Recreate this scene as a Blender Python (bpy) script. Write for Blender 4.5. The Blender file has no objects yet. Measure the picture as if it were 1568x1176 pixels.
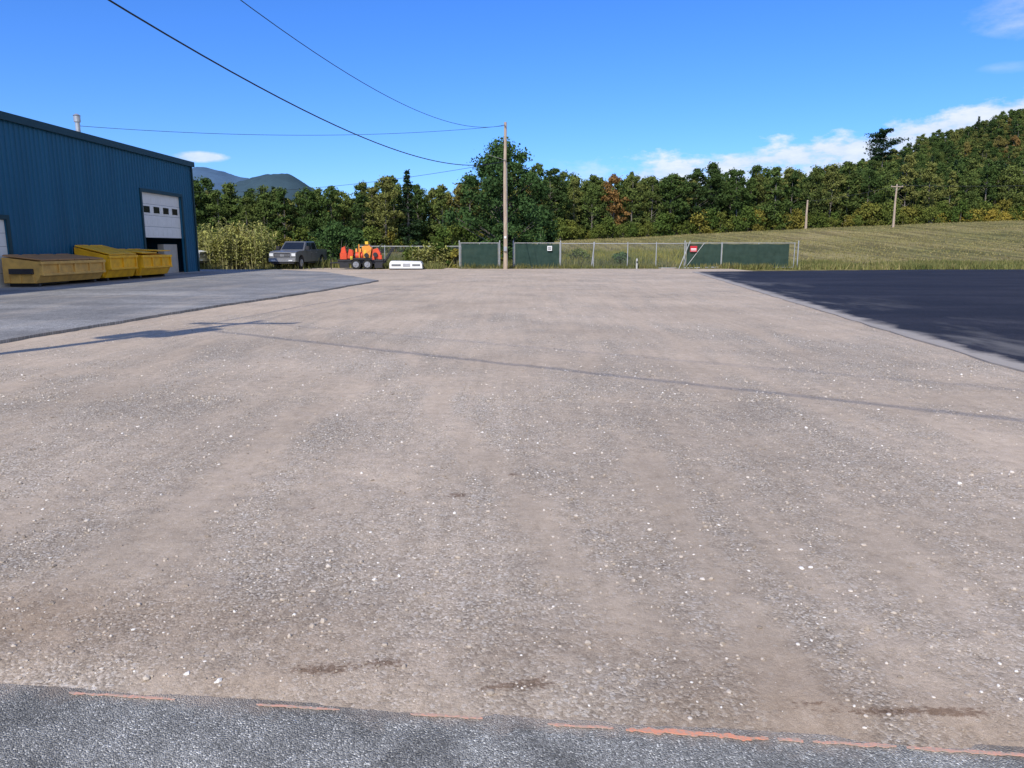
import bpy, math, random
import numpy as np
from mathutils import Vector, Matrix
random.seed(7); RNG=np.random.default_rng(7)
scene=bpy.context.scene
C=bpy.context.collection

# ------------------------------------------------------------ helpers
def link(ob,parent=None):
    C.objects.link(ob)
    if parent: ob.parent=parent
    return ob
def empty(name,loc=(0,0,0),rotz=0):
    e=bpy.data.objects.new(name,None); e.empty_display_size=.2
    e.location=loc; e.rotation_euler=(0,0,rotz); C.objects.link(e); return e
def np_mesh(name,V,F,mats,mi=None,attrs=None,smooth=False):
    V=np.asarray(V,dtype=np.float32); F=np.asarray(F,dtype=np.int32)
    me=bpy.data.meshes.new(name); k=F.shape[1]
    me.vertices.add(len(V)); me.loops.add(F.size); me.polygons.add(len(F))
    me.vertices.foreach_set("co",V.ravel())
    me.loops.foreach_set("vertex_index",F.ravel())
    me.polygons.foreach_set("loop_start",np.arange(0,F.size,k,dtype=np.int32))
    if mi is not None: me.polygons.foreach_set("material_index",np.asarray(mi,dtype=np.int32))
    me.update(calc_edges=True)
    for m in mats: me.materials.append(m)
    if attrs:
        for n,(dom,arr) in attrs.items():
            a=me.attributes.new(n,'FLOAT',dom); a.data.foreach_set("value",np.asarray(arr,dtype=np.float32))
    me.polygons.foreach_set("use_smooth",np.full(len(F),smooth))
    me.validate()
    return me
class MB:
    def __init__(s): s.v=[];s.f=[];s.m=[]
    def add(s,vs,fs,m):
        o=len(s.v); s.v+= [tuple(v) for v in vs]; s.f+=[tuple(i+o for i in f) for f in fs]; s.m+=[m]*len(fs)
    def box(s,x0,x1,y0,y1,z0,z1,m=0,M=None):
        vs=[Vector(p) for p in [(x0,y0,z0),(x1,y0,z0),(x1,y1,z0),(x0,y1,z0),(x0,y0,z1),(x1,y0,z1),(x1,y1,z1),(x0,y1,z1)]]
        if M: vs=[M@v for v in vs]
        s.add(vs,[(0,3,2,1),(4,5,6,7),(0,1,5,4),(1,2,6,5),(2,3,7,6),(3,0,4,7)],m)
    def cyl(s,p0,p1,r0,r1=None,n=10,m=0,cap=True):
        r1=r0 if r1 is None else r1
        p0=Vector(p0);p1=Vector(p1);d=(p1-p0).normalized()
        a=d.cross(Vector((0,0,1)) if abs(d.z)<.9 else Vector((1,0,0))).normalized(); b=d.cross(a)
        vs=[]
        for p,r in((p0,r0),(p1,r1)):
            for i in range(n):
                t=2*math.pi*i/n; vs.append(p+a*math.cos(t)*r+b*math.sin(t)*r)
        fs=[(i,(i+1)%n,n+(i+1)%n,n+i) for i in range(n)]
        if cap: fs+=[tuple(range(n-1,-1,-1)),tuple(range(n,2*n))]
        s.add(vs,fs,m)
    def prism(s,prof,a0,a1,m=0,axis='y'):
        n=len(prof); vs=[]
        for a in(a0,a1):
            for(p,z) in prof: vs.append((p,a,z) if axis=='y' else (a,p,z))
        fs=[(i,(i+1)%n,n+(i+1)%n,n+i) for i in range(n)]+[tuple(range(n-1,-1,-1)),tuple(range(n,2*n))]
        s.add(vs,fs,m)
    def quad(s,pts,m=0): s.add(pts,[tuple(range(len(pts)))],m)
    def panel(s,c,u0,u1,w0,w1,off,m):
        c=[Vector(p) for p in c]; nrm=(c[1]-c[0]).cross(c[3]-c[0]).normalized()
        def P(u,w): return c[0].lerp(c[1],u).lerp(c[3].lerp(c[2],u),w)+nrm*off
        s.quad([P(u0,w0),P(u1,w0),P(u1,w1),P(u0,w1)],m)
    def obj(s,name,mats,parent=None,bevel=0,seg=2,loc=(0,0,0),rotz=0,fixn=True):
        me=bpy.data.meshes.new(name); me.from_pydata([tuple(v) for v in s.v],[],s.f)
        for m in mats: me.materials.append(m)
        me.polygons.foreach_set("material_index",s.m); me.update()
        if fixn:
            import bmesh
            bm=bmesh.new(); bm.from_mesh(me); bmesh.ops.recalc_face_normals(bm,faces=bm.faces); bm.to_mesh(me); bm.free()
        ob=bpy.data.objects.new(name,me); ob.location=loc; ob.rotation_euler=(0,0,rotz)
        link(ob,parent)
        if bevel:
            b=ob.modifiers.new("bevel",'BEVEL'); b.width=bevel; b.segments=seg; b.limit_method='ANGLE'; b.angle_limit=math.radians(35)
        return ob

def _h(i,j,s):
    v=np.sin(i*127.1+j*311.7+s*74.7)*43758.5453
    return v-np.floor(v)
def vn(x,y,s=0):
    xi=np.floor(x);yi=np.floor(y);fx=x-xi;fy=y-yi
    fx=fx*fx*(3-2*fx);fy=fy*fy*(3-2*fy)
    return (_h(xi,yi,s)*(1-fx)+_h(xi+1,yi,s)*fx)*(1-fy)+(_h(xi,yi+1,s)*(1-fx)+_h(xi+1,yi+1,s)*fx)*fy
def fbm(x,y,s=0,o=4):
    r=0;a=.5;t=0
    for k in range(o):
        r=r+a*vn(x*2**k,y*2**k,s+k*13);t+=a;a*=.5
    return r/t
def sst(a,b,x):
    t=np.clip((x-a)/(b-a),0,1);return t*t*(3-2*t)

# ------------------------------------------------------------ materials
def newmat(name):
    m=bpy.data.materials.new(name);m.use_nodes=True;nt=m.node_tree
    return m,nt,nt.nodes["Principled BSDF"]
def setin(b,rough=.6,metal=0,spec=.3):
    b.inputs["Roughness"].default_value=rough;b.inputs["Metallic"].default_value=metal
    b.inputs["Specular IOR Level"].default_value=spec
def ramp(nt,stops,interp='LINEAR'):
    r=nt.nodes.new("ShaderNodeValToRGB");e=r.color_ramp.elements
    while len(e)<len(stops): e.new(.5)
    for i,(p,c) in enumerate(stops):
        e[i].position=p;e[i].color=(c,c,c,1) if not hasattr(c,'__len__') else (*c,1)
    r.color_ramp.interpolation=interp
    return r
def noise(nt,scale,detail=4,rough=.55,vec=None,dim='3D'):
    n=nt.nodes.new("ShaderNodeTexNoise");n.noise_dimensions=dim;n.inputs["Scale"].default_value=scale;n.inputs["Detail"].default_value=detail
    n.inputs["Roughness"].default_value=rough
    if vec: nt.links.new(vec,n.inputs["Vector"])
    return n
def voro(nt,scale,vec):
    v=nt.nodes.new("ShaderNodeTexVoronoi");v.voronoi_dimensions='2D';v.inputs["Scale"].default_value=scale;nt.links.new(vec,v.inputs["Vector"]);return v
def mixc(nt,a,b,f,mode='MIX'):
    m=nt.nodes.new("ShaderNodeMix");m.data_type='RGBA';m.blend_type=mode
    for s,v in((0,f),(6,a),(7,b)):
        if isinstance(v,bpy.types.NodeSocket): nt.links.new(v,m.inputs[s])
        elif s==0: m.inputs[0].default_value=v
        else: m.inputs[s].default_value=(*v,1)
    return m.outputs[2]
def mth(nt,op,a,b=None,c=None,clamp=False):
    n=nt.nodes.new("ShaderNodeMath");n.operation=op;n.use_clamp=clamp
    for i,v in enumerate((a,b,c)):
        if v is None: continue
        if isinstance(v,bpy.types.NodeSocket): nt.links.new(v,n.inputs[i])
        else: n.inputs[i].default_value=v
    return n.outputs[0]
def coords(nt):
    t=nt.nodes.new("ShaderNodeTexCoord");return t.outputs["Object"]
def mapping(nt,vec,scale=(1,1,1),rot=(0,0,0)):
    m=nt.nodes.new("ShaderNodeMapping");m.inputs["Scale"].default_value=scale;m.inputs["Rotation"].default_value=rot
    nt.links.new(vec,m.inputs["Vector"]);return m.outputs[0]
def bump(nt,b,h,strength=.3,dist=.02):
    n=nt.nodes.new("ShaderNodeBump");n.inputs["Strength"].default_value=strength;n.inputs["Distance"].default_value=dist
    nt.links.new(h,n.inputs["Height"]);nt.links.new(n.outputs[0],b.inputs["Normal"])
def attr(nt,name):
    a=nt.nodes.new("ShaderNodeAttribute");a.attribute_name=name;return a.outputs["Fac"]
def simple(name,col,rough=.6,metal=0,spec=.3,var=.15,scale=3,dirt=None):
    m,nt,b=newmat(name);setin(b,rough,metal,spec)
    n=noise(nt,scale,5,.6,coords(nt))
    dk=tuple(c*(1-var) for c in col) if dirt is None else dirt
    r=ramp(nt,[(.35,dk),(.65,col)]);nt.links.new(n.outputs[0],r.inputs[0]);nt.links.new(r.outputs[0],b.inputs["Base Color"])
    return m

def leafmat(name,stops,tone_lo=.45,tone_hi=1.35,transl=.0):
    m=bpy.data.materials.new(name);m.use_nodes=True;nt=m.node_tree;nt.nodes.clear()
    out=nt.nodes.new("ShaderNodeOutputMaterial")
    oi=nt.nodes.new("ShaderNodeObjectInfo")
    r=ramp(nt,stops,'LINEAR');nt.links.new(oi.outputs["Random"],r.inputs[0])
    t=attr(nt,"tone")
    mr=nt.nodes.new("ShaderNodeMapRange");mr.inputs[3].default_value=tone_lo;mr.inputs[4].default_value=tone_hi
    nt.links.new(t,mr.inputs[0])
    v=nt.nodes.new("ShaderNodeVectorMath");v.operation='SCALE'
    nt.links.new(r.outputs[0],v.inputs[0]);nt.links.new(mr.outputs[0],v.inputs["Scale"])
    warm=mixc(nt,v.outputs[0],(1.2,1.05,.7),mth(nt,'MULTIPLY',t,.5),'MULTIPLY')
    d=nt.nodes.new("ShaderNodeBsdfDiffuse");nt.links.new(warm,d.inputs[0])
    if transl>0:
        tr=nt.nodes.new("ShaderNodeBsdfTranslucent");nt.links.new(warm,tr.inputs[0])
        mx=nt.nodes.new("ShaderNodeMixShader");mx.inputs[0].default_value=transl
        nt.links.new(d.outputs[0],mx.inputs[1]);nt.links.new(tr.outputs[0],mx.inputs[2]);nt.links.new(mx.outputs[0],out.inputs[0])
    else: nt.links.new(d.outputs[0],out.inputs[0])
    return m
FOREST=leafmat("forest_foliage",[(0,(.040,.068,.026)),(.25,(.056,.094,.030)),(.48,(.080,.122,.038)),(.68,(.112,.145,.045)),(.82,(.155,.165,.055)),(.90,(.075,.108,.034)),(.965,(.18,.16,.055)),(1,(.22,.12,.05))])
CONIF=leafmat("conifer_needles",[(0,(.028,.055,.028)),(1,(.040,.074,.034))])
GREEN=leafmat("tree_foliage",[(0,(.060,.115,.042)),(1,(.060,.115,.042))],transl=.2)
YELG=leafmat("weed_foliage",[(0,(.30,.33,.12)),(1,(.36,.35,.13))],.6,1.35,transl=.25)
BUSHG=leafmat("bush_foliage",[(0,(.06,.10,.026)),(.6,(.11,.14,.035)),(1,(.19,.17,.04))])
YELB=leafmat("yellow_shrub_foliage",[(0,(.30,.24,.05)),(1,(.24,.22,.05))])
BARK=simple("bark",(.26,.23,.20),.9,var=.5,scale=6)

# ------------------------------------------------------------ terrain
def hgt(x,y):
    x=np.asarray(x,float);y=np.asarray(y,float)
    c=np.interp(x,[-200,-40,-10,9,24,64,88,150],[.3,.5,1.2,2.8,3.4,5.3,6,7])
    s=np.clip((y-57)/73,0,1);s=.5*s*s*(3-2*s)+.5*s
    hill=np.interp(x,[30,60,106,132,157,176,198,300,600],[0,1,7,15.5,23,29.5,36,54,62])*sst(150,300,y)
    bumps=(fbm(x*.06,y*.06,3)-.5)*.5*sst(60,90,y)+(fbm(x*.02,y*.02,9)-.5)*6*sst(170,260,y)*sst(40,90,x)
    return -.035+c*s+hill+bumps
xs=np.concatenate([[-4000,-2500,-1500,-900,-500,-300],np.arange(-200,320,4.),[400,600,900,1500,2500,4000]])
ys=np.concatenate([[-1500,-700,-300,-120,-60,-20],np.arange(0,52,8.),np.arange(54,150,2.5),np.arange(150,340,5.),[400,600,900,1500,2500,5000]])
X,Y=np.meshgrid(xs,ys);Z=hgt(X,Y)
def gridfaces(nx,ny):
    i=np.arange(nx-1)[None,:]+np.arange(ny-1)[:,None]*nx
    return np.stack([i,i+1,i+1+nx,i+nx],-1).reshape(-1,4)
m,nt,b=newmat("grass_ground");setin(b,.95,0,.1)
co=coords(nt)
n1=noise(nt,.07,5,.6,co);n2=noise(nt,1.6,5,.7,co);n3=noise(nt,.55,2,.5,mapping(nt,co,(1.6,.10,1),(0,0,math.radians(55))))
r1=ramp(nt,[(.3,(.155,.155,.055)),(.55,(.26,.22,.09)),(.75,(.33,.255,.13))]);nt.links.new(n1.outputs[0],r1.inputs[0])
r2=ramp(nt,[(.3,.65),(.7,1.25)]);nt.links.new(n2.outputs[0],r2.inputs[0])
r3=ramp(nt,[(.42,.64),(.58,1.15)]);nt.links.new(n3.outputs[0],r3.inputs[0])
cc=mixc(nt,r1.outputs[0],r2.outputs[0],1,'MULTIPLY');cc=mixc(nt,cc,r3.outputs[0],1,'MULTIPLY')
nt.links.new(cc,b.inputs["Base Color"]);bump(nt,b,n2.outputs[0],.8,.3)
me=np_mesh("ground",np.stack([X.ravel(),Y.ravel(),Z.ravel()],1),gridfaces(len(xs),len(ys)),[m],smooth=True)
link(bpy.data.objects.new("ground",me))

# ------------------------------------------------------------ gravel lot
def edge_y(x): return 2.30-.10*x
tracks=[]
rr=random.Random(3)
for k in range(11):
    x0=rr.uniform(-6.5,5.5);a=rr.uniform(-.05,.07);c=rr.uniform(-.003,.002);am=rr.uniform(.2,.5);w=rr.uniform(.10,.22)
    for dx in(0,1.75): tracks.append((x0+dx,a,c,am,w))
tracks+=[(-.9,-.16,-.006,.5,.14),(.85,-.16,-.006,.5,.14),(-4.2,-.0,-.006,.6,.18),(-2.4,-.0,-.006,.6,.18),(-.75,.01,0,.65,.11),(-.40,.01,0,.45,.06),(.95,.01,0,.55,.12)]
def dustf(x,y):
    wx=x+.5*(fbm(x*.3,y*.25,5)-.5)+.10*(fbm(x*1.5,y*1.2,6)-.5)
    d=.36+.75*(fbm(x*.7+3,y*.30,21,4)-.42)
    for(x0,a,c,am,w) in tracks:
        xc=x0+a*y+c*y*y
        g=1.7*sst(.42,.72,fbm(y*.35+x0*9,x*.3+x0,31,4))
        q=wx-xc
        d=d+am*g*(.50*np.exp(-(q/w)**2)-.26*np.exp(-((q-w*2.1)/(w*.8))**2)-.12*np.exp(-((q+w*1.9)/(w*.6))**2))
    d=d+1.15*(fbm(x*1.9,y*1.7,77,6)-.5)+.75*(fbm(x*.45,y*.40,78,3)-.5)+.22*sst(5,22,y)
    return np.clip(d,0,1)
gx=np.arange(-17,16.01,.055);gy=np.concatenate([np.arange(1.7,9,.05),np.arange(9,57.5,.2)])
X,Y=np.meshgrid(gx,gy);D=dustf(X,Y)
Zg=.014*(fbm(X*1.5,Y*1.2,40)-.5)+.016*(fbm(X*5,Y*5,41,3)-.5)
for(x0,a,c,am,w) in tracks:
    q=X-(x0+a*Y+c*Y*Y);Zg+=-.006*am*np.exp(-(q/w)**2)+.004*am*np.exp(-((q-w*1.7)/(w*.5))**2)
de=Y-edge_y(X)
Zg=Zg*sst(-.05,.6,de)+.016*(fbm(X*5,Y*6,50,4)-.5)*sst(.5,0,de)+.012+np.minimum(np.maximum(de,-.3)*.10,.016)
Zg=np.where(de<-.20,-.03,Zg)
spots=0*X
for(sx,sy,ax,ay,am) in [(-.72,2.56,.15,.05,1.1),(-.47,2.60,.11,.04,1.),(-.02,2.46,.16,.035,1.1),(.1,2.48,.08,.03,.9),(1.05,2.33,.15,.03,1.1),(1.3,2.29,.15,.028,1.1),(1.55,2.30,.14,.04,1.0),(1.85,2.28,.12,.03,1.),(.02,5.0,.05,.07,1.1),(-.35,4.55,.10,.07,1.),(-1.2,4.3,.05,.05,.9),(.75,3.5,.05,.04,.8)]:
    spots=spots+am*np.exp(-((X-sx)/ax)**2-((Y-sy)/ay)**2)
damp=np.clip(.8*np.exp(-((X+1.9)/.9)**2-((Y-2.9)/.35)**2)+.6*sst(.9,.1,de)*sst(.4,.65,fbm(X*1.2,Y*1.2,71,3)),0,1)
m,nt,b=newmat("gravel");setin(b,.95,0,.12)
co=coords(nt);du=attr(nt,"dust");we=attr(nt,"wet");dm=attr(nt,"damp")
vo=voro(nt,95,co);vo2=voro(nt,36,co)
nf=noise(nt,260,2,.7,co,'2D');nm=noise(nt,9,6,.75,co,'2D');nl=noise(nt,.35,3,.6,co,'2D');nw=noise(nt,30,4,.7,mapping(nt,co,(1,1.7,1)),'2D')
ns=noise(nt,1.0,4,.65,mapping(nt,co,(5,.4,1),(0,0,math.radians(-3))),'2D')
sep=nt.nodes.new("ShaderNodeSeparateColor");nt.links.new(vo.outputs["Color"],sep.inputs[0])
sep2=nt.nodes.new("ShaderNodeSeparateColor");nt.links.new(vo2.outputs["Color"],sep2.inputs[0])
stone=ramp(nt,[(0,(.225,.18,.135)),(.4,(.37,.305,.235)),(.8,(.48,.405,.32)),(1,(.70,.625,.53))]);nt.links.new(sep.outputs[0],stone.inputs[0])
dustc=ramp(nt,[(.3,(.465,.362,.262)),(.7,(.60,.48,.36))]);nt.links.new(nm.outputs[0],dustc.inputs[0])
fac=mth(nt,'ADD',mth(nt,'MULTIPLY',du,1.2),mth(nt,'MULTIPLY',mth(nt,'SUBTRACT',nm.outputs[0],.5),1.6),clamp=True)
fac=mth(nt,'MULTIPLY',fac,.85)
c1=mixc(nt,stone.outputs[0],dustc.outputs[0],fac)
big=ramp(nt,[(.84,0),(.93,.75)]);nt.links.new(sep2.outputs[0],big.inputs[0])
bigm=mth(nt,'MULTIPLY',big.outputs[0],mth(nt,'LESS_THAN',vo2.outputs["Distance"],.34))
c2=mixc(nt,c1,(.66,.59,.50),mth(nt,'MULTIPLY',bigm,mth(nt,'SUBTRACT',1.0,mth(nt,'MULTIPLY',fac,.7))))
fr=ramp(nt,[(.3,.78),(.7,1.18)]);nt.links.new(nf.outputs[0],fr.inputs[0])
c3=mixc(nt,c2,fr.outputs[0],1,'MULTIPLY')
lr=ramp(nt,[(.3,.87),(.7,1.09)]);nt.links.new(nl.outputs[0],lr.inputs[0])
c3=mixc(nt,c3,lr.outputs[0],1,'MULTIPLY')
sr=ramp(nt,[(.3,.92),(.7,1.06)]);nt.links.new(ns.outputs[0],sr.inputs[0])
c3=mixc(nt,c3,sr.outputs[0],1,'MULTIPLY')
c3=mixc(nt,c3,(.76,.70,.64),dm,'MULTIPLY')
wf=mth(nt,'MULTIPLY',mth(nt,'SUBTRACT',mth(nt,'ADD',we,mth(nt,'MULTIPLY',nw.outputs[0],1.6)),1.35),3.5,clamp=True)
c4=mixc(nt,c3,(.48,.41,.37),mth(nt,'MULTIPLY',wf,.9),'MULTIPLY')
nt.links.new(c4,b.inputs["Base Color"])
hh=mth(nt,'MULTIPLY',vo.outputs["Distance"],mth(nt,'SUBTRACT',.1,mth(nt,'MULTIPLY',fac,.09)))
hh=mth(nt,'ADD',mth(nt,'MULTIPLY',hh,-6),mth(nt,'MULTIPLY',nf.outputs[0],.5))
hh=mth(nt,'ADD',hh,mth(nt,'MULTIPLY',nm.outputs[0],1.6))
bump(nt,b,hh,.8,.007)
me=np_mesh("gravel_lot",np.stack([X.ravel(),Y.ravel(),Zg.ravel()],1),gridfaces(len(gx),len(gy)),[m],attrs={"dust":('POINT',D.ravel()),"wet":('POINT',np.clip(spots,0,1).ravel()),"damp":('POINT',damp.ravel())},smooth=True)
link(bpy.data.objects.new("gravel_lot",me))

phi=(1+5**.5)/2
ico=np.array([(-1,phi,0),(1,phi,0),(-1,-phi,0),(1,-phi,0),(0,-1,phi),(0,1,phi),(0,-1,-phi),(0,1,-phi),(phi,0,-1),(phi,0,1),(-phi,0,-1),(-phi,0,1)])/1.9
icof=np.array([(0,11,5),(0,5,1),(0,1,7),(0,7,10),(0,10,11),(1,5,9),(5,11,4),(11,10,2),(10,7,6),(7,1,8),(3,9,4),(3,4,2),(3,2,6),(3,6,8),(3,8,9),(4,9,5),(2,4,11),(6,2,10),(8,6,7),(9,8,1)])
octv=np.array([(1,0,0),(-1,0,0),(0,1,0),(0,-1,0),(0,0,1),(0,0,-1.)]);octf=np.array([(0,2,4),(2,1,4),(1,3,4),(3,0,4),(2,0,5),(1,2,5),(3,1,5),(0,3,5)])
def scatter(n,y0,y1,smin,smax,pw,pk=4,kp=1.7):
    y=y0+(y1-y0)*RNG.random(n)**pw; x=(RNG.random(n)*2-1)*(y*1.0+2)
    x=np.clip(x,-60,60)
    ok=(y>edge_y(x)+.03)&(x>-8.0)&(x<5.2+.13*y)
    x=x[ok];y=y[ok]
    keep=RNG.random(len(x))<(1.06-dustf(x,y))**kp
    x=x[keep];y=y[keep]
    s=smin+(smax-smin)*RNG.random(len(x))**pk
    return x,y,s
def stones(name,x,y,s,z,base,bf,mat):
    n=len(x);k=len(base)
    P=base[None]*(1+.35*(RNG.random((n,k,1))-.5))*(1+.2*(RNG.random((n,k,3))-.5))
    P=P*(np.array([1,1,1])[None]*(.65+.6*RNG.random((n,3))))[:,None,:]
    P[...,2]*=.7
    a=RNG.random(n)*6.28;ca=np.cos(a)[:,None];sa=np.sin(a)[:,None]
    px=P[...,0]*ca-P[...,1]*sa;py=P[...,0]*sa+P[...,1]*ca
    V=np.stack([px*s[:,None]+x[:,None],py*s[:,None]+y[:,None],P[...,2]*s[:,None]+(z+s*.15)[:,None]],-1).reshape(-1,3)
    F=(bf[None]+(np.arange(n)*k)[:,None,None]).reshape(-1,3)
    tone=np.repeat(RNG.random(n),len(bf))
    return np_mesh(name,V,F,[mat],attrs={"tone":('FACE',tone)})
def gz(x,y):
    ix=np.clip(np.searchsorted(gx,x)-1,0,len(gx)-2);iy=np.clip(np.searchsorted(gy,y)-1,0,len(gy)-2)
    return .25*(Zg[iy,ix]+Zg[iy,ix+1]+Zg[iy+1,ix]+Zg[iy+1,ix+1])
m,nt,b=newmat("loose_stone");setin(b,.85,0,.2)
t=attr(nt,"tone");r=ramp(nt,[(0,(.24,.195,.15)),(.4,(.41,.34,.265)),(.8,(.54,.46,.37)),(.92,(.65,.58,.49)),(1,(.80,.76,.69))]);nt.links.new(t,r.inputs[0])
nt.links.new(r.outputs[0],b.inputs["Base Color"])
x,y,s=scatter(100000,2.2,8,.002,.0085,1.0,4,1.4)
x2,y2,s2=scatter(7500,2.4,10,.006,.016,1.0,3,.8);x=np.append(x,x2);y=np.append(y,y2);s=np.append(s,s2)
link(bpy.data.objects.new("gravel_stones",stones("gravel_stones",x,y,s,gz(x,y),ico,icof,m)))
x,y,s=scatter(90000,7.5,28,.004,.018,1.3)
link(bpy.data.objects.new("gravel_stones",stones("gravel_stones",x,y,s,gz(x,y),octv,octf,m)))

# ------------------------------------------------------------ asphalts
def asphalt(name,lo,mid,hi,scale,large=(.85,1.1),edge=None,rough=.85,bs=.5,tint=(1,1,1)):
    m,nt,b=newmat(name);setin(b,rough,0,.25)
    co=coords(nt);v=voro(nt,scale,co)
    sp=nt.nodes.new("ShaderNodeSeparateColor");nt.links.new(v.outputs["Color"],sp.inputs[0])
    r=ramp(nt,[(0,tuple(lo*t for t in tint)),(.6,tuple(mid*t for t in tint)),(.9,tuple(mid*1.25*t for t in tint)),(1,tuple(hi*t for t in tint))]);nt.links.new(sp.outputs[0],r.inputs[0])
    n=noise(nt,.5,5,.65,co,'2D');rl=ramp(nt,[(.3,large[0]),(.7,large[1])]);nt.links.new(n.outputs[0],rl.inputs[0])
    c=mixc(nt,r.outputs[0],rl.outputs[0],1,'MULTIPLY')
    n5=noise(nt,6,5,.7,co,'2D');r5=ramp(nt,[(.3,.82),(.7,1.15)]);nt.links.new(n5.outputs[0],r5.inputs[0])
    c=mixc(nt,c,r5.outputs[0],1,'MULTIPLY')
    if edge: c=edge(nt,co,c)
    nt.links.new(c,b.inputs["Base Color"])
    h=mth(nt,'ADD',mth(nt,'MULTIPLY',v.outputs["Distance"],-1),mth(nt,'MULTIPLY',n5.outputs[0],.5));bump(nt,b,h,bs,.006)
    return m
def sheet(name,poly,z,mat,th=.08):
    mb=MB();n=len(poly)
    mb.v=[(x,y,z) for x,y in poly]+[(x,y,z-th) for x,y in poly]
    mb.f=[tuple(range(n))]+[(i,i+n,(i+1)%n+n,(i+1)%n) for i in range(n)];mb.m=[0]*len(mb.f)
    return mb.obj(name,[mat])
def wob(p0,p1,n,a,seed):
    out=[]
    for i in range(n):
        t=i/n;x=p0[0]+(p1[0]-p0[0])*t;y=p0[1]+(p1[1]-p0[1])*t
        o=(float(fbm(np.array(x*1.1+seed),np.array(y*1.1),seed,3))-.5)*a
        dx,dy=p1[0]-p0[0],p1[1]-p0[1];L=math.hypot(dx,dy)
        out.append((x-dy/L*o,y+dx/L*o))
    return out
def yedge(nt,co,c):
    n=noise(nt,.8,5,.7,mapping(nt,co,(1.2,.25,1)),'2D');r=ramp(nt,[(.50,0),(.70,.6)]);nt.links.new(n.outputs[0],r.inputs[0])
    c=mixc(nt,c,(.40,.35,.29),r.outputs[0])
    n=noise(nt,.3,4,.6,mapping(nt,co,(.4,1.6,1)),'2D');r=ramp(nt,[(.4,.8),(.62,1.12)]);nt.links.new(n.outputs[0],r.inputs[0])
    return mixc(nt,c,r.outputs[0],1,'MULTIPLY')
pts=[(-9,-6),(-8.75,5),(-8.45,12),(-8.25,14.7),(-7.9,19),(-7.46,22),(-6.8,27),(-6.2,34.6),(-8,38.5),(-11.4,46),(-16,51),(-30,52.5)]
edge=[]
for a,c in zip(pts[:-1],pts[1:]): edge+=wob(a,c,max(4,int(math.dist(a,c)/.3)),.16,4)
sheet("asphalt_yard",edge+[(-30,52.5),(-70,53),(-70,-6)],.085,asphalt("old_asphalt",.19,.26,.42,60,(.80,1.12),yedge,tint=(1.03,1,.95)))
def redge(nt,co,c):
    s=nt.nodes.new("ShaderNodeSeparateXYZ");nt.links.new(co,s.inputs[0])
    d=mth(nt,'SUBTRACT',s.outputs[0],mth(nt,'ADD',mth(nt,'MULTIPLY',s.outputs[1],.1305),5.28))
    n=noise(nt,1.3,5,.65,co,'2D');n2=noise(nt,.6,4,.7,mapping(nt,co,(1,.35,1)),'2D');n3=noise(nt,.22,3,.6,mapping(nt,co,(.5,2.2,1)),'2D')
    r3=ramp(nt,[(.4,.75),(.65,1.35)]);nt.links.new(n3.outputs[0],r3.inputs[0]);c=mixc(nt,c,r3.outputs[0],1,'MULTIPLY')
    f=mth(nt,'SUBTRACT',mth(nt,'ADD',mth(nt,'MULTIPLY',n.outputs[0],.7),.14),d)
    f=mth(nt,'MULTIPLY',f,3.4,clamp=True)
    c=mixc(nt,c,(.42,.37,.31),mth(nt,'MULTIPLY',f,.88))
    g=mth(nt,'MULTIPLY',mth(nt,'SUBTRACT',n2.outputs[0],.50),5,clamp=True)
    g=mth(nt,'MULTIPLY',g,mth(nt,'SUBTRACT',1.0,mth(nt,'MULTIPLY',d,.28),clamp=True))
    return mixc(nt,c,(.27,.25,.22),mth(nt,'MULTIPLY',g,.6))
R=wob((5.28-.1305*20,-20),(11.5,47.7),160,.14,8)
far=wob((11.5,47.7),(30,52.5),30,.3,6)
sheet("asphalt_parking_lot",R+far+[(90,54),(90,-20)],.05,asphalt("sealed_asphalt",.013,.019,.05,70,(.85,1.15),redge,.75,.4,(1.12,1.0,1.1)))
def fedge(nt,co,c):
    s=nt.nodes.new("ShaderNodeSeparateXYZ");nt.links.new(co,s.inputs[0])
    d=mth(nt,'SUBTRACT',mth(nt,'SUBTRACT',2.30,mth(nt,'MULTIPLY',s.outputs[0],.1)),s.outputs[1])
    n=noise(nt,5,6,.75,co,'2D')
    f=mth(nt,'MULTIPLY',mth(nt,'SUBTRACT',mth(nt,'ADD',mth(nt,'MULTIPLY',n.outputs[0],.30),-.05),d),9,clamp=True)
    c=mixc(nt,c,(.46,.36,.27),mth(nt,'MULTIPLY',f,.7))
    n=noise(nt,1.4,4,.6,co,'2D');r=ramp(nt,[(.45,1.0),(.62,.68)]);nt.links.new(n.outputs[0],r.inputs[0])
    return mixc(nt,c,r.outputs[0],1,'MULTIPLY')
sheet("road",[(-9.1,3.21),(8,1.5),(40,-1.7),(40,-20),(-40,-20),(-40,3.3)],.012,asphalt("road_asphalt",.15,.32,.8,190,(.85,1.15),fedge,.8,.8,(1.04,1.0,.88)))
def paintmat(name,a,c,lo,hi):
    m,nt,b=newmat(name);setin(b,.85)
    n=noise(nt,70,5,.75,coords(nt));r=ramp(nt,[(lo,a),(hi,c)]);nt.links.new(n.outputs[0],r.inputs[0]);nt.links.new(r.outputs[0],b.inputs["Base Color"]);return m
m=paintmat("orange_marking_paint",(.42,.32,.25),(.72,.30,.18),.38,.54)
m2=paintmat("faded_marking_paint",(.42,.32,.25),(.66,.34,.24),.42,.60)
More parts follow.
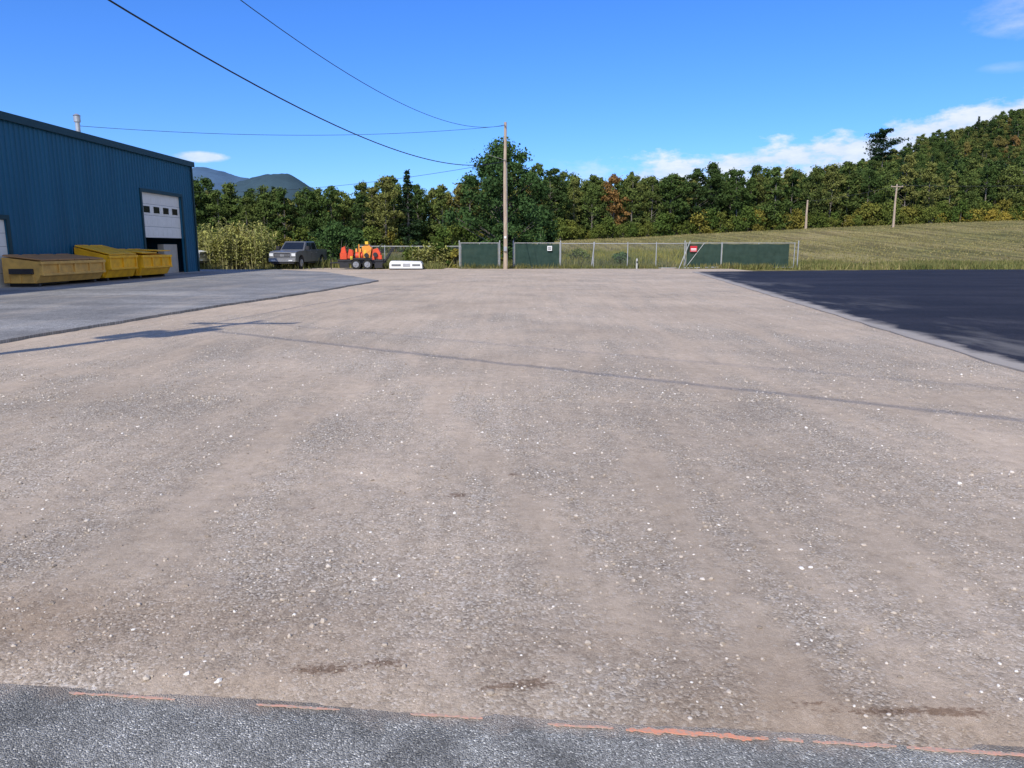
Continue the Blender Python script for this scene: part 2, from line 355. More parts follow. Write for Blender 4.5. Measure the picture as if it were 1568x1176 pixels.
def paint(name,x0,x1,w,off=0,mt=None):
    k=70;top=[];bot=[]
    for i in range(k+1):
        x=x0+(x1-x0)*i/k
        wv=.006*(float(fbm(np.array(x*5.),np.array(3.),8,2))-.5)
        y=edge_y(x)-.045+off+wv
        j=float(fbm(np.array(x*35.),np.array(1.),5,3));j2=float(fbm(np.array(x*45.),np.array(7.),5,3))
        e=min(1,min(i,k-i)/4+.3)
        top.append((x,y+w*e*(1.2*j-.1)));bot.append((x,y-w*e*(1.2*j2-.1)))
    return sheet(name,top+bot[::-1],.0175,mt or m,.003)
e=empty("paint_marking")
for a in [(.38,.84,.020,0),(.87,.95,.010,.002,m2),(.98,1.24,.013,.003,m2),(1.27,1.95,.013,0,m2),(.12,.34,.009,.005,m2),(-1.6,-1.2,.009,.01,m2),(-.9,-.6,.007,.01,m2),(-.35,-.1,.008,.01,m2)]: paint("paint_streak",*a).parent=e

# ------------------------------------------------------------ trees
def crown_r(t,kind):
    if kind=='round': return np.sin(np.pi*np.clip(t*.93+.05,0,1))**.6
    if kind=='oval': return np.sin(np.pi*np.clip(t**.8*.93+.05,0,1))**.75
    if kind=='cone': return (1-t)**.6*.9+.08
    if kind=='bush': return np.sqrt(np.clip(1-t*t,0,1))
def tree_mesh(name,seed,H,W,base,ncl,nl,ls,kind,leaf,trunk_r=.18,clr=.2):
    g=np.random.default_rng(seed)
    mb=MB()
    ph=g.random(4)*6.28;am=.10+.18*g.random(4)
    t=g.random(ncl)**.9;ang=g.random(ncl)*6.283
    lob=1+am[0]*np.sin(2*ang+ph[0])+am[1]*np.sin(3*ang+5*t+ph[1])
    rad=W*.5*crown_r(t,kind)*lob*(g.random(ncl)**.45)*.92
    cz=base+(H-base)*t*.95;cx=rad*np.cos(ang);cy=rad*np.sin(ang)
    if trunk_r>0:
        bx,by=g.normal(0,.02*H,2)
        pts=[(0,0,-.4),(bx*.3,by*.3,H*.3),(bx*.7,by*.7,H*.6),(bx,by,H*.92)];rs=[trunk_r*1.2,trunk_r*.8,trunk_r*.5,trunk_r*.12]
        for k in range(3): mb.cyl(pts[k],pts[k+1],rs[k],rs[k+1],7,0,False)
        for i in range(0,ncl,2):
            z0=max(base*.6,cz[i]-.45*rad[i]-.5);f=z0/H
            mb.cyl((bx*f,by*f,z0),(cx[i],cy[i],cz[i]),trunk_r*.35*(1-f*.7),trunk_r*.06,4,0,False)
    else:
        for i in range(0,ncl,2): mb.cyl((cx[i]*.3,cy[i]*.3,-.1),(cx[i],cy[i],cz[i]),.03,.01,3,0,False)
    n=ncl*nl
    cr=W*clr*(.55+.8*g.random(ncl))
    if kind=='cone': cr=cr*(1.15-.6*t)
    ct=g.random(ncl)
    d=g.normal(size=(n,3));d/=np.linalg.norm(d,axis=1)[:,None]
    ci=np.repeat(np.arange(ncl),nl)
    rr_=(g.random(n)**.45)*cr[ci]*(1+.25*g.normal(size=n))
    P=np.stack([cx,cy,cz],1)[ci]+d*rr_[:,None]*np.array([1,1,.72])
    P[:,2]=np.maximum(P[:,2],.05)
    nr=d*.9+g.normal(size=(n,3))*.75+np.array([0,0,.35]);nr/=np.linalg.norm(nr,axis=1)[:,None]
    a=np.cross(nr,g.normal(size=(n,3)));a/=np.linalg.norm(a,axis=1)[:,None];bb=np.cross(nr,a)
    s=ls*(.5+.9*g.random(n))[:,None]
    V=np.stack([P-a*s*.5,P+bb*s*.32,P+a*s*.5,P-bb*s*.32],1).reshape(-1,3)
    F=np.arange(4*n).reshape(-1,4)
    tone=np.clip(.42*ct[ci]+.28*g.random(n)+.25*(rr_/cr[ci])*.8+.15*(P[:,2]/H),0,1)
    tv=np.array([tuple(v) for v in mb.v]);tf=np.array(mb.f) if mb.f else np.zeros((0,4),int)
    V2=np.concatenate([tv,V]);F2=np.concatenate([tf,F+len(tv)])
    return np_mesh(name,V2,F2,[BARK,leaf],mi=np.concatenate([np.zeros(len(tf)),np.ones(n)]),attrs={"tone":('FACE',np.concatenate([np.zeros(len(tf)),tone]))})
def conifer_mesh(name,seed,H,W,leaf,nl=5000,ls=.4,tiers=16,pine=False,base=.12):
    g=np.random.default_rng(seed);mb=MB();mb.cyl((0,0,-.4),(0,0,H*.98),.28,.03,7,0,False)
    Ps=[];To=[]
    nb=tiers*7
    for i in range(nb):
        q=(i//7)/tiers
        t=base+(1-base)*(q+.5*g.random()/tiers)
        if pine: L=W*.5*(.30+.70*math.sin(math.pi*min(1,(q*.9+.12))))*(.35+.8*g.random())
        else: L=W*.5*((1-t)**.8*.95+.05)*(.55+.6*g.random())
        a=g.random()*6.28
        k=int(nl/nb*((1.0) if pine else (.4+1.2*(1-t))));u=g.random(k)**.6
        dr=.18 if pine else -.18
        z=H*t+dr*L*u+g.normal(0,.011*H if pine else .01*H,k)
        x=np.cos(a)*L*u;y=np.sin(a)*L*u
        wd=L*.16*(.4+u)
        Ps.append(np.stack([x+g.normal(0,1,k)*wd,y+g.normal(0,1,k)*wd,z],1));To.append(np.full(k,g.random()))
        mb.cyl((0,0,H*t),(np.cos(a)*L*.9,np.sin(a)*L*.9,H*t+dr*L*.9),.05,.01,3,0,False)
    P=np.concatenate(Ps);n=len(P);ct=np.concatenate(To)
    nr=g.normal(size=(n,3))*.7+np.array([0,0,.8]);nr/=np.linalg.norm(nr,axis=1)[:,None]
    a=np.cross(nr,g.normal(size=(n,3)));a/=np.linalg.norm(a,axis=1)[:,None];bb=np.cross(nr,a);s=ls*(.5+.9*g.random(n))[:,None]
    V=np.stack([P-a*s*.5,P+bb*s*.25,P+a*s*.5,P-bb*s*.25],1).reshape(-1,3);F=np.arange(4*n).reshape(-1,4)
    tv=np.array([tuple(v) for v in mb.v]);tf=np.array(mb.f)
    tone=np.clip(.5*ct+.4*g.random(n),0,1)
    return np_mesh(name,np.concatenate([tv,V]),np.concatenate([tf,F+len(tv)]),[BARK,leaf],mi=np.concatenate([np.zeros(len(tf)),np.ones(n)]),attrs={"tone":('FACE',np.concatenate([np.zeros(len(tf)),tone]))})
def stalk_patch(name,seed,n,rx,ry,H,leaf):
    g=np.random.default_rng(seed);mb=MB();V=[];T=[]
    for i in range(n):
        r=math.sqrt(g.random());a=g.random()*6.28;x=rx*r*math.cos(a);y=ry*r*math.sin(a)
        h=H*(.55+.5*g.random())*(1-.22*r*r);lx,ly=g.normal(0,.08*h,2)
        mb.cyl((x,y,-.05),(x+lx,y+ly,h),.022,.008,3,0,False)
        ct=g.random()
        for q in range(int(14+7*g.random())):
            t=.10+.90*g.random()**.85;px,py,pz=x+lx*t,y+ly*t,h*t
            b=g.random()*6.28;L=.26+.34*g.random();w=.045+.04*g.random();dx,dy=math.cos(b),math.sin(b);up=.75*g.random()+.05
            V+=[(px,py,pz),(px+dx*L*.5-dy*w,py+dy*L*.5+dx*w,pz+up*L),(px+dx*L,py+dy*L,pz+up*L*.8-.12*L),(px+dx*L*.5+dy*w,py+dy*L*.5-dx*w,pz+up*L-.02)]
            T.append(min(1,.35*ct+.4*g.random()+.35*t))
    tv=np.array(mb.v);tf=np.array(mb.f);V=np.array(V);k=len(V)//4
    F=np.arange(4*k).reshape(-1,4)
    return np_mesh(name,np.concatenate([tv,V]),np.concatenate([tf,F+len(tv)]),[simple("weed_stalk",(.30,.28,.14),.8),leaf],mi=np.concatenate([np.zeros(len(tf)),np.ones(k)]),attrs={"tone":('FACE',np.concatenate([np.zeros(len(tf)),T]))})

var=[]
for i in range(10):
    kind=['round','oval','cone','oval','round'][i%5]
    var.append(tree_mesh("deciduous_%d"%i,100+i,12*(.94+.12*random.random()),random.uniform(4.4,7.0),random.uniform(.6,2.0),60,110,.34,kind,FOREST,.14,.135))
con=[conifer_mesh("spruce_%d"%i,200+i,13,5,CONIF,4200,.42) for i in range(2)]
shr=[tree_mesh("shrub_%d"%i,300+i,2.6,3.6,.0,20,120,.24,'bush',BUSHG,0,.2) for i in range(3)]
def put(parent,name,me,x,y,s,sz=None):
    o=bpy.data.objects.new(name,me);o.location=(x,y,float(hgt(x,y))-.1);o.rotation_euler=(0,0,random.random()*6.28)
    w=s*random.uniform(.85,1.15);o.scale=(w,w,(sz or s));link(o,parent)
forest=empty("distant_forest")
def front(x): return float(np.interp(x,[-110,-20,5,30,150],[108,114,130,140,146]))
for row in range(7):
    x=-118+row*1.3
    while x<165:
        y=front(x)+row*4.6+random.uniform(-1.8,1.8)
        prof=float(np.interp(x,[-118,-60,-52,-45,-36,-28,-18,-5,8,20,45,60],[.98,.98,1.0,.86,.82,.86,.93,1.0,1.10,1.0,1.02,1.02]))*(1+.012*row)
        s=prof*random.uniform(.80,1.07)
        if random.random()<.05: put(forest,"spruce",random.choice(con),x,y,s*random.uniform(.85,.98))
        else: put(forest,"tree",random.choice(var),x,y,s)
        x+=random.uniform(3.0,4.8)
y=170
while y<335:
    x=26+random.uniform(0,4)
    while x<290:
        if x/y<.95:
            s=random.uniform(.8,1.08)
            if random.random()<.10: put(forest,"spruce",random.choice(con),x,y+random.uniform(-2.5,2.5),s*.95)
            else: put(forest,"tree",random.choice(var),x,y+random.uniform(-2.5,2.5),s)
        x+=random.uniform(4.5,6.5)
    y+=6
x=-112
while x<150:
    put(forest,"shrub",random.choice(shr),x,front(x)-random.uniform(1.5,4.5),random.uniform(.6,1.6));x+=random.uniform(1.0,2.2)

def place(name,me,x,y,rz=0,s=1,z=None):
    o=bpy.data.objects.new(name,me);o.location=(x,y,float(hgt(x,y)) if z is None else z);o.rotation_euler=(0,0,rz);o.scale=(s,s,s);return link(o)
place("maple_tree",tree_mesh("maple_tree",11,10.1,8.4,.5,150,170,.24,'oval',GREEN,.2,.10),-.7,63,2.2)
place("pine_tree",conifer_mesh("pine_tree",42,23,12,CONIF,5000,.7,7,True,.55),124.5,258,0,z=float(hgt(124.5,258)))

for(x,y,H,rx,ry,sd,n) in [(-21.2,55.6,3.5,1.7,1.0,1,70),(-18.8,55.8,3.3,1.2,.9,2,55),(-23.4,57,3.5,1.5,1.0,3,55),(-25.8,57.5,3.3,1.5,1,4,50),(-19.9,57.2,3.5,2.2,1,5,65)]:
    place("tall_weeds",stalk_patch("tall_weeds",sd,n,rx,ry,H,YELG),x,y,0)
for(nm,x,y,H,W,mat,sd,k) in [("sumac_bush",-14.2,60.6,3.6,4.2,GREEN,4,28),("sumac_bush",-12.5,60,3.0,2.6,GREEN,5,20),
    ("weed_bush",-5.6,57.5,1.9,2.4,BUSHG,6,20),("weed_bush",-7.6,58,1.5,2.2,BUSHG,7,18),("weed_bush",-4.2,57.4,1.5,1.6,BUSHG,8,14),
    ("weed_bush",.6,56.4,1.9,1.5,GREEN,9,14),("weed_bush",-1.1,56.6,1.6,1.3,BUSHG,10,12),("weed_bush",8.6,58.5,1.1,2.0,GREEN,12,12),("weed_bush",5.4,60,1.3,2.3,BUSHG,13,14)]:
    place(nm,tree_mesh(nm,sd+500,H,W,.0,k*2,95,.2,'bush',mat,0,.13),x,y,0)
place("tall_weeds",stalk_patch("tall_weeds",11,50,1.6,.6,1.9,YELG),-6.4,57.2,0)
place("vine",tree_mesh("vine",77,3.1,1.0,.6,14,50,.16,'oval',GREEN,0,.3),2.1,56.3)
ysh=tree_mesh("yellow_shrub",88,3,4.5,0,26,110,.3,'bush',YELB,0,.18)
e=empty("yellow_shrubs")
for i in range(15): 
    xx=random.uniform(78,112);put(e,"shrub",ysh,xx,front(xx)-random.uniform(2,6),random.uniform(.4,.8))

def blades(name,n,region,hmin,hmax,cols,dens=None,w=.03):
    (x0,x1,y0,y1)=region
    x=x0+(x1-x0)*RNG.random(n);y=y0+(y1-y0)*RNG.random(n)
    keep=RNG.random(n)<(sst(.3,.6,fbm(x*.35,y*.35,int(hmax*100),3)) if dens is None else dens(x,y))
    x=x[keep];y=y[keep];n=len(x)
    z=np.where(y<57,-.03,hgt(x,y));h=(hmin+(hmax-hmin)*RNG.random(n))*(.6+.7*fbm(x*.5,y*.5,17,2));a=RNG.random(n)*6.28
    lx=RNG.normal(0,.25,n)*h;ly=RNG.normal(0,.25,n)*h;ww=w*(.6+.8*RNG.random(n))
    dx=np.cos(a)*ww;dy=np.sin(a)*ww
    V=np.stack([np.stack([x-dx,y-dy,z],1),np.stack([x+dx,y+dy,z],1),np.stack([x+lx+dx*.2,y+ly+dy*.2,z+h],1)],1).reshape(-1,3)
    F=np.arange(3*n).reshape(-1,3)
    m=bpy.data.materials.new(name);m.use_nodes=True;nt=m.node_tree;b=nt.nodes["Principled BSDF"];setin(b,.9,0,.1)
    r=ramp(nt,cols);nt.links.new(attr(nt,"tone"),r.inputs[0]);nt.links.new(r.outputs[0],b.inputs["Base Color"])
    tone=np.clip(RNG.random(n)*.6+.5*(fbm(x*.4,y*.4,23,3)-.25),0,1)
    me=np_mesh(name,V,F,[m],attrs={"tone":('FACE',tone)});link(bpy.data.objects.new(name,me))
GC=[(0,(.08,.10,.032)),(.5,(.17,.17,.055)),(.8,(.28,.235,.10)),(1,(.38,.32,.18))]
blades("meadow_grass",60000,(12,75,54.5,63),.15,.55,GC,w=.05)
blades("meadow_grass",70000,(-45,12,56.6,75),.3,.95,[(0,(.06,.085,.028)),(.5,(.13,.14,.045)),(.85,(.24,.21,.08)),(1,(.36,.30,.14))],w=.05,dens=lambda x,y:.8+0*x)
blades("goldenrod",26000,(3,20,58.5,74),.5,1.1,[(0,(.10,.13,.03)),(.4,(.19,.19,.045)),(.8,(.36,.30,.06)),(1,(.5,.38,.05))],w=.06)
blades("hill_grass",60000,(2,110,62,138),.08,.22,[(0,(.14,.14,.05)),(.5,(.25,.215,.085)),(1,(.35,.28,.15))],w=.06,dens=lambda x,y:.35+.6*sst(.4,.6,fbm(x*.2,y*.2,4,3)))
blades("fence_weeds",16000,(-4,21,54.8,55.8),.1,.55,GC,w=.025)
blades("yard_weeds",12000,(-34,-5,53.6,57),.15,.6,GC,w=.035)

# ------------------------------------------------------------ mountains
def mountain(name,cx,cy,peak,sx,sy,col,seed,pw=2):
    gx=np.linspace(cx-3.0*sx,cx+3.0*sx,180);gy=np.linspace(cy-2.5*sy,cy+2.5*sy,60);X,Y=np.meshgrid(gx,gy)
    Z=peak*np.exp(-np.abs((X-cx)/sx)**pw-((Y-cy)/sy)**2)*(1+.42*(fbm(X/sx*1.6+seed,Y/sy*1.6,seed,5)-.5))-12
    m,nt,b=newmat(name+"_hazed_woods");setin(b,1,0,0)  # wooded slopes, with the distance haze painted into the bluish base colour
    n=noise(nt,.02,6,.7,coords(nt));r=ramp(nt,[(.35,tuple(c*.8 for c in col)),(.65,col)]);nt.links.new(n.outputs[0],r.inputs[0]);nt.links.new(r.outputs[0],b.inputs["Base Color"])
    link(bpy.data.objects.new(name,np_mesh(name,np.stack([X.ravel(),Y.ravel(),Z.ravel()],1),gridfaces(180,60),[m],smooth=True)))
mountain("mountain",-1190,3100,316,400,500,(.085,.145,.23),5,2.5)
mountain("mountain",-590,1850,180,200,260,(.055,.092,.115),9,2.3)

# ------------------------------------------------------------ building
m,nt,b=newmat("blue_metal_siding");setin(b,.45,0,.3)
co=coords(nt);n=noise(nt,1.0,5,.6,mapping(nt,co,(1,1,.15)));r=ramp(nt,[(.3,(.006,.080,.160)),(.7,(.010,.105,.205))]);nt.links.new(n.outputs[0],r.inputs[0])
nt.links.new(r.outputs[0],b.inputs["Base Color"]);SID=m
TRIM=simple("dark_teal_trim",(.010,.045,.06),.5);WHITE=simple("white_door_paint",(.75,.75,.73),.5,var=.08);GLASS=simple("dark_glass",(.015,.018,.022),.12,0,.6)
ROOF=simple("metal_roof",(.25,.28,.30),.5);CONC=simple("concrete",(.36,.34,.32),.9);DARK=simple("interior_dark",(.08,.08,.08),.9);GALV=simple("galvanized",(.5,.5,.5),.45,.6,.4,.2)
bl=empty("blue_metal_building")
WX=-19.65;Y0=10;Y1=46.9;EH=6.6;BX=-44
D0,D1,DH=40.35,45.1,4.5
mb=MB();T=.12
def seg(y0,y1,z0,z1): mb.box(WX-T,WX,y0,y1,z0,z1,0)
seg(Y0,26.3,0,EH);seg(26.3,29.35,2.65,EH);seg(29.35,D0,0,EH);seg(D0,D1,DH,EH);seg(D1,Y1,0,EH)
y=Y0+.1
while y<Y1-.1:
    z0=0
    if D0-.1<y<D1+.1:z0=DH+.22
    if 26.2<y<29.45:z0=2.78
    mb.add([(WX+.002,y-.04,z0+.03),(WX+.038,y-.018,z0+.03),(WX+.038,y+.018,z0+.03),(WX+.002,y+.04,z0+.03),(WX+.002,y-.04,EH-.02),(WX+.038,y-.018,EH-.02),(WX+.038,y+.018,EH-.02),(WX+.002,y+.04,EH-.02)],[(0,1,5,4),(1,2,6,5),(2,3,7,6),(0,3,2,1)],0)
    y+=.305
mb.box(BX,WX-T,Y0,Y0+T,0,EH,0);mb.box(BX,WX-T,Y1-T,Y1,0,EH,0);mb.box(BX,BX+T,Y0+T,Y1-T,0,EH,0)
for ya,yb in((Y0,Y0+T),(Y1-T,Y1)):
    mb.prism([(BX,EH),(WX-T,EH),((BX+WX)/2,EH+.9)],ya+.003,yb-.003,0)
mb.obj("walls",[SID],bl,fixn=True)
mb=MB()
xm=(BX+WX)/2
for xa,xb in((WX+.16,xm),(BX-.16,xm)):
    vs=[(xa,Y0-.15,EH+.02),(xb,Y0-.15,EH+.95),(xb,Y1+.15,EH+.95),(xa,Y1+.15,EH+.02)]
    mb.add(vs+[(p[0],p[1],p[2]+.08) for p in vs],[(0,1,2,3),(4,7,6,5),(0,3,7,4),(0,4,5,1),(2,6,7,3),(1,5,6,2)],0)
mb.obj("roof",[ROOF],bl)
mb=MB()
mb.box(WX+.04,WX+.17,Y0-.16,Y1+.16,EH-.20,EH+.10,0)
mb.box(WX+.04,WX+.065,Y1-.16,Y1+.02,0.02,EH-.21,0);mb.box(WX-.12,WX+.038,Y1+.004,Y1+.03,0.02,EH-.21,0)
mb.cyl((WX+.14,Y1-.25,EH-.2),(WX+.14,Y1-.25,.2),.05,n=8)
for y0,y1,h in((D0,D1,DH),(26.3,29.35,2.65)):
    mb.box(WX+.001,WX+.055,y0-.17,y0-.002,0.01,h+.17,0);mb.box(WX+.001,WX+.055,y1+.002,y1+.17,0.01,h+.17,0);mb.box(WX+.001,WX+.055,y0-.002,y1+.002,h+.002,h+.17,0)
mb.obj("trim",[TRIM],bl)
mb=MB()
zb=2.1
for k in range(4):
    a=zb+k*(DH-zb)/4;c=zb+(k+1)*(DH-zb)/4
    mb.box(WX-.17,WX-.125,D0+.0,D1-.0,a+.008,c-.008,0)
    if k==2:
        for q in range(4):
            ya=D0+.35+q*1.13;mb.box(WX-.124,WX-.118,ya,ya+.72,a+.13,c-.12,1)
            for(p0,p1,q0,q1)in((ya-.04,ya,a+.09,c-.08),(ya+.72,ya+.76,a+.09,c-.08),(ya,ya+.72,a+.09,a+.13),(ya,ya+.72,c-.12,c-.08)): mb.box(WX-.124,WX-.108,p0,p1,q0,q1,0)
    else:
        for q in range(8): mb.box(WX-.124,WX-.116,D0+.1+q*.58,D0+.1+q*.58+.46,a+.1,c-.1,0)
for k in range(5): mb.box(WX-.10,WX-.06,26.3,29.35,.09+k*.51,.09+k*.51+.5,0)
mb.obj("garage_doors",[WHITE,GLASS],bl)
mb=MB();mb.box(BX+.2,WX-.0,Y0+.2,Y1-.2,.0,.095,0)
mb.box(WX-3.5,WX-3.2,D0-3,D1+1.2,.1,2.4,1)
for k in range(4): mb.box(WX-3.19,WX-2.6,D0-1+k*1.2,D0+k*1.2-.1,.1,.7+.35*(k%2),2)
mb.box(WX-.7,WX-.35,D1-1.9,D1-.2,.1,1.75,2);mb.cyl((WX-.6,D1-2.3,.1),(WX-.6,D1-2.3,1.0),.3,n=14,m=3)
mb.obj("interior",[CONC,DARK,simple("grey_cabinet",(.45,.42,.38),.6),simple("drum_blue",(.05,.12,.3),.5)],bl)
mb=MB();mb.box(WX+.001,WX+.3,Y0,Y1,-.02,.1,0);mb.obj("foundation",[CONC],bl)
mb=MB();mb.cyl((-23,41,EH+.1),(-23,41,8.35),.12,n=14);mb.cyl((-23,41,8.1),(-23,41,8.4),.17,n=14);mb.cyl((-23,41,8.42),(-23,41,8.52),.2,.05,n=14);mb.obj("flue_pipe",[GALV],bl)

# ------------------------------------------------------------ dumpsters
YEL=simple("yellow_paint",(.92,.50,.015),.5,0,.4,dirt=(.70,.36,.015));TAN=simple("faded_yellow_paint",(.72,.43,.11),.65,dirt=(.52,.31,.09))
RUST=simple("rusty_lid",(.42,.23,.10),.8);BLKP=simple("black_plastic",(.035,.035,.04),.5)
def dumpster(y0,y1,xf,depth,hb,hf,mat,lid,lidtilt):
    mb=MB();xb=xf-depth
    prof=[(xb,.14),(xf-.22,.14),(xf,.5*hf),(xf,hf),(xb,hb)]
    mb.prism(prof,y0,y1,0)
    n=int((y1-y0)/.9)
    for k in range(n+1):
        y=y0+.06+k*(y1-y0-.12)/n;mb.box(xf-.01,xf+.07,y-.05,y+.05,.45*hf,hf-.06,0)
    mb.box(xf-.02,xf+.09,y0-.05,y1+.05,hf-.1,hf+.02,0)
    mb.box(xf-.02,xf+.10,y0+.02,y1-.02,.44*hf,.44*hf+.09,0)
    for s,y in((-1,y0),(1,y1)):
        ya,yb=sorted((y+s*.005,y+s*.13));mb.box(xb+.3,xf-.25,ya,yb,.52*hf,.52*hf+.2,2)
        ya,yb=sorted((y+s*.005,y+s*.05))
        for q in(.15,.45,.8): mb.box(xb+q*depth-.04,xb+q*depth+.04,ya,yb,.16,.5*hf,0)
    for y in(y0+.3,y1-.3): mb.box(xb+.05,xf-.25,y-.07,y+.07,.0,.139,2)
    nl=2 if (y1-y0)<3.2 else 4;L=(y1-y0)/nl
    for k in range(nl):
        a=y0+k*L+.03;c=a+L-.06;th=.05
        vs=[]
        dz=lidtilt*(1 if k%2 else .35)
        for (x,z) in((xf+.05,hf+.04+dz),(xb+.02,hb+.04)):
            for y in(a,c): vs+= [(x,y,z),(x,y,z+th)]
        mb.add(vs,[(0,2,3,1),(4,5,7,6),(0,1,5,4),(2,6,7,3),(1,3,7,5),(0,4,6,2)],1)
        mb.cyl((xb+.02,a+.1,hb+.08),(xb+.02,c-.1,hb+.08),.03,n=6,m=1)
    return mb.obj("dumpster",[mat,lid,BLKP],None,.012,1,loc=(0,0,.085))
dumpster(28.55,33.0,-18.0,1.45,1.12,.95,TAN,RUST,.0)
dumpster(33.45,35.9,-18.0,1.5,1.5,1.12,YEL,YEL,.0)
dumpster(36.25,39.3,-17.9,1.5,1.32,1.10,YEL,YEL,.16)

# ------------------------------------------------------------ vehicles
CHROME=simple("chrome",(.75,.75,.76),.3,.8,.5,.1);LAMP=simple("headlamp",(.75,.77,.8),.15,0,.6);AMB=simple("amber",(.6,.25,.05),.3)
RIM=simple("wheel_rim",(.45,.45,.46),.35,.7);RUB=simple("tyre",(.022,.022,.022),.85)
def wheel(mb,x,y,z,r,w,side,mt,mr):
    mb.cyl((x,y,z),(x,y+side*w,z),r,n=22,m=mt);mb.cyl((x,y+side*(w+.002),z),(x,y+side*(w+.012),z),r*.62,n=18,m=mr)
    for k in range(6):
        a=k*math.pi/3;mb.cyl((x,y+side*(w+.02),z),(x+math.cos(a)*r*.56,y+side*(w+.016),z+math.sin(a)*r*.56),.035,.03,5,mr)
    mb.cyl((x,y+side*(w+.012),z),(x,y+side*(w+.04),z),r*.15,n=10,m=mt)
def pickup(name,loc,rotz,paint):
    e=empty(name,loc,rotz)
    def arch(cx,r,n=9): return [(cx+r*math.cos(a),.50+r*math.sin(a)) for a in [math.pi*i/n for i in range(n+1)]]
    prof=[(-2.9,.70),(-2.92,1.38),(-1.12,1.38),(-1.1,1.34),(1.30,1.34),(2.3,1.30),(2.78,1.24),(2.90,1.12),(2.93,.66),(2.85,.56)]
    prof+=[p for p in arch(1.95,.52)]+[(.9,.50),(-1.2,.50)]+[p for p in arch(-1.85,.52)]+[(-2.6,.54)]
    mb=MB();mb.prism(prof,-1.0,1.0,0);o=mb.obj("body",[paint],e,.04,3)
    mb=MB()
    xb0,xb1,xt0,xt1=-1.10,1.32,-1.0,.62;wb,wt=.95,.80;z0,z1=1.32,1.97
    B=[(xb0,-wb,z0),(xb1,-wb,z0),(xb1,wb,z0),(xb0,wb,z0)];Tt=[(xt0,-wt,z1),(xt1,-wt,z1),(xt1,wt,z1),(xt0,wt,z1)]
    mb.add(B+Tt,[(0,3,2,1),(4,5,6,7),(0,1,5,4),(1,2,6,5),(2,3,7,6),(3,0,4,7)],0);mb.obj("cab",[paint],e,.05,3)
    mb=MB()
    mb.panel([B[1],B[2],Tt[2],Tt[1]],.06,.94,.10,.88,.006,0)
    mb.panel([B[3],B[0],Tt[0],Tt[3]],.12,.88,.2,.85,.006,0)
    for c in([B[0],B[1],Tt[1],Tt[0]],[B[2],B[3],Tt[3],Tt[2]]):
        fl= c[0][1]>0
        for u0,u1 in((.07,.44),(.48,.86)):
            if fl:u0,u1=1-u1,1-u0
            mb.panel(c,u0,u1,.12,.84,.006,0)
    mb.obj("windows",[GLASS],e,fixn=False)
    mb=MB()
    mb.box(2.91,2.95,-.62,.62,.80,1.14,1)
    for k in range(3): mb.box(2.951,2.965,-.6,.6,.84+k*.10,.875+k*.10,0)
    mb.box(2.90,2.98,-.68,.68,1.141,1.20,0);mb.box(2.90,2.98,-.68,-.621,.80,1.14,0);mb.box(2.90,2.98,.621,.68,.80,1.14,0)
    mb.box(2.966,2.99,-.14,.14,.90,1.03,0)
    for s in(-1,1):
        mb.box(2.84,2.95,min(s*.69,s*.97),max(s*.69,s*.97),.92,1.12,2);mb.box(3.055,3.075,min(s*.5,s*.78),max(s*.5,s*.78),.58,.66,2)
        mb.box(.95,1.22,min(s*1.0,s*1.26),max(s*1.0,s*1.26),1.38,1.64,1)
        mb.box(-2.94,-2.925,min(s*.82,s*.97),max(s*.82,s*.97),.93,1.3,4)
        for xx in(.1,-.85): mb.box(xx,xx+.16,min(s*1.005,s*1.03),max(s*1.005,s*1.03),1.16,1.19,0)
        mb.box(-1.2,.95,min(s*.9,s*1.07),max(s*.9,s*1.07),.40,.45,1)
        for xx in(.96,.14,-.68): mb.box(xx,xx+.012,min(s*1.001,s*1.004),max(s*1.001,s*1.004),.6,1.3,1)
    mb.box(2.85,3.05,-.99,.99,.54,.79,0);mb.box(2.80,2.99,-.85,.85,.40,.535,1)
    mb.box(-3.08,-2.93,-.93,.93,.58,.76,0)
    mb.box(-2.86,-1.15,-.88,.88,1.382,1.405,1)
    mb.box(-2.5,2.6,-.72,.72,.52,.95,1)
    mb.obj("fittings",[CHROME,BLKP,LAMP,AMB,simple("tail_lamp",(.4,.02,.02),.3)],e,.01,1)
    mb=MB()
    for x in(1.95,-1.85):
        for s in(-1,1): wheel(mb,x,s*.72,.43,.43,.26,s,0,1)
    mb.obj("wheels",[RUB,RIM],e,.02,2);return e
DKP=simple("grey_paint",(.14,.145,.15),.3,.2,.6,.1);WHP=simple("white_paint",(.80,.80,.79),.3,0,.5,.05)
pickup("pickup_truck",(-15.9,56.2,.03),math.radians(-98),DKP)
pickup("pickup_truck",(-25.3,55.2,.05),math.radians(-10),WHP)

ORG=simple("orange_red_paint",(.72,.085,.03),.45,0,.4);ORY=simple("orange_paint",(.85,.33,.05),.45,0,.4);YLP=simple("safety_yellow",(.8,.55,.06),.5)
e=empty("equipment_trailer",(-10.7,54.2,.03),math.radians(4))
mb=MB()
mb.box(-1.75,1.45,-.8,.8,.40,.56,0)
for x in(-1.75,1.37): mb.box(x,x+.08,-.85,.85,.561,.70,0)
for y in(-.85,.79): mb.box(-1.66,1.36,y,y+.06,.561,.68,0)
for s in(-1,1):
    for x in(-.45,.35): wheel(mb,x,s*.84,.34,.34,.18,s,1,2)
    mb.box(-.85,.75,min(s*.86,s*1.1),max(s*.86,s*1.1),.72,.75,0)
for k in range(7): mb.box(1.52+k*.09,1.56+k*.09,-.7,.7,.45+k*.15,.50+k*.15,0)
for y in(-.72,.68): mb.prism([(1.46,.42),(2.2,1.55),(2.12,1.60),(1.42,.50)],y,y+.05,0)
for y in(-.5,.5): mb.cyl((-1.75,y,.46),(-2.4,0,.42),.05,n=6,m=0)
mb.cyl((-2.35,0,.02),(-2.35,0,.7),.04,n=6,m=0)
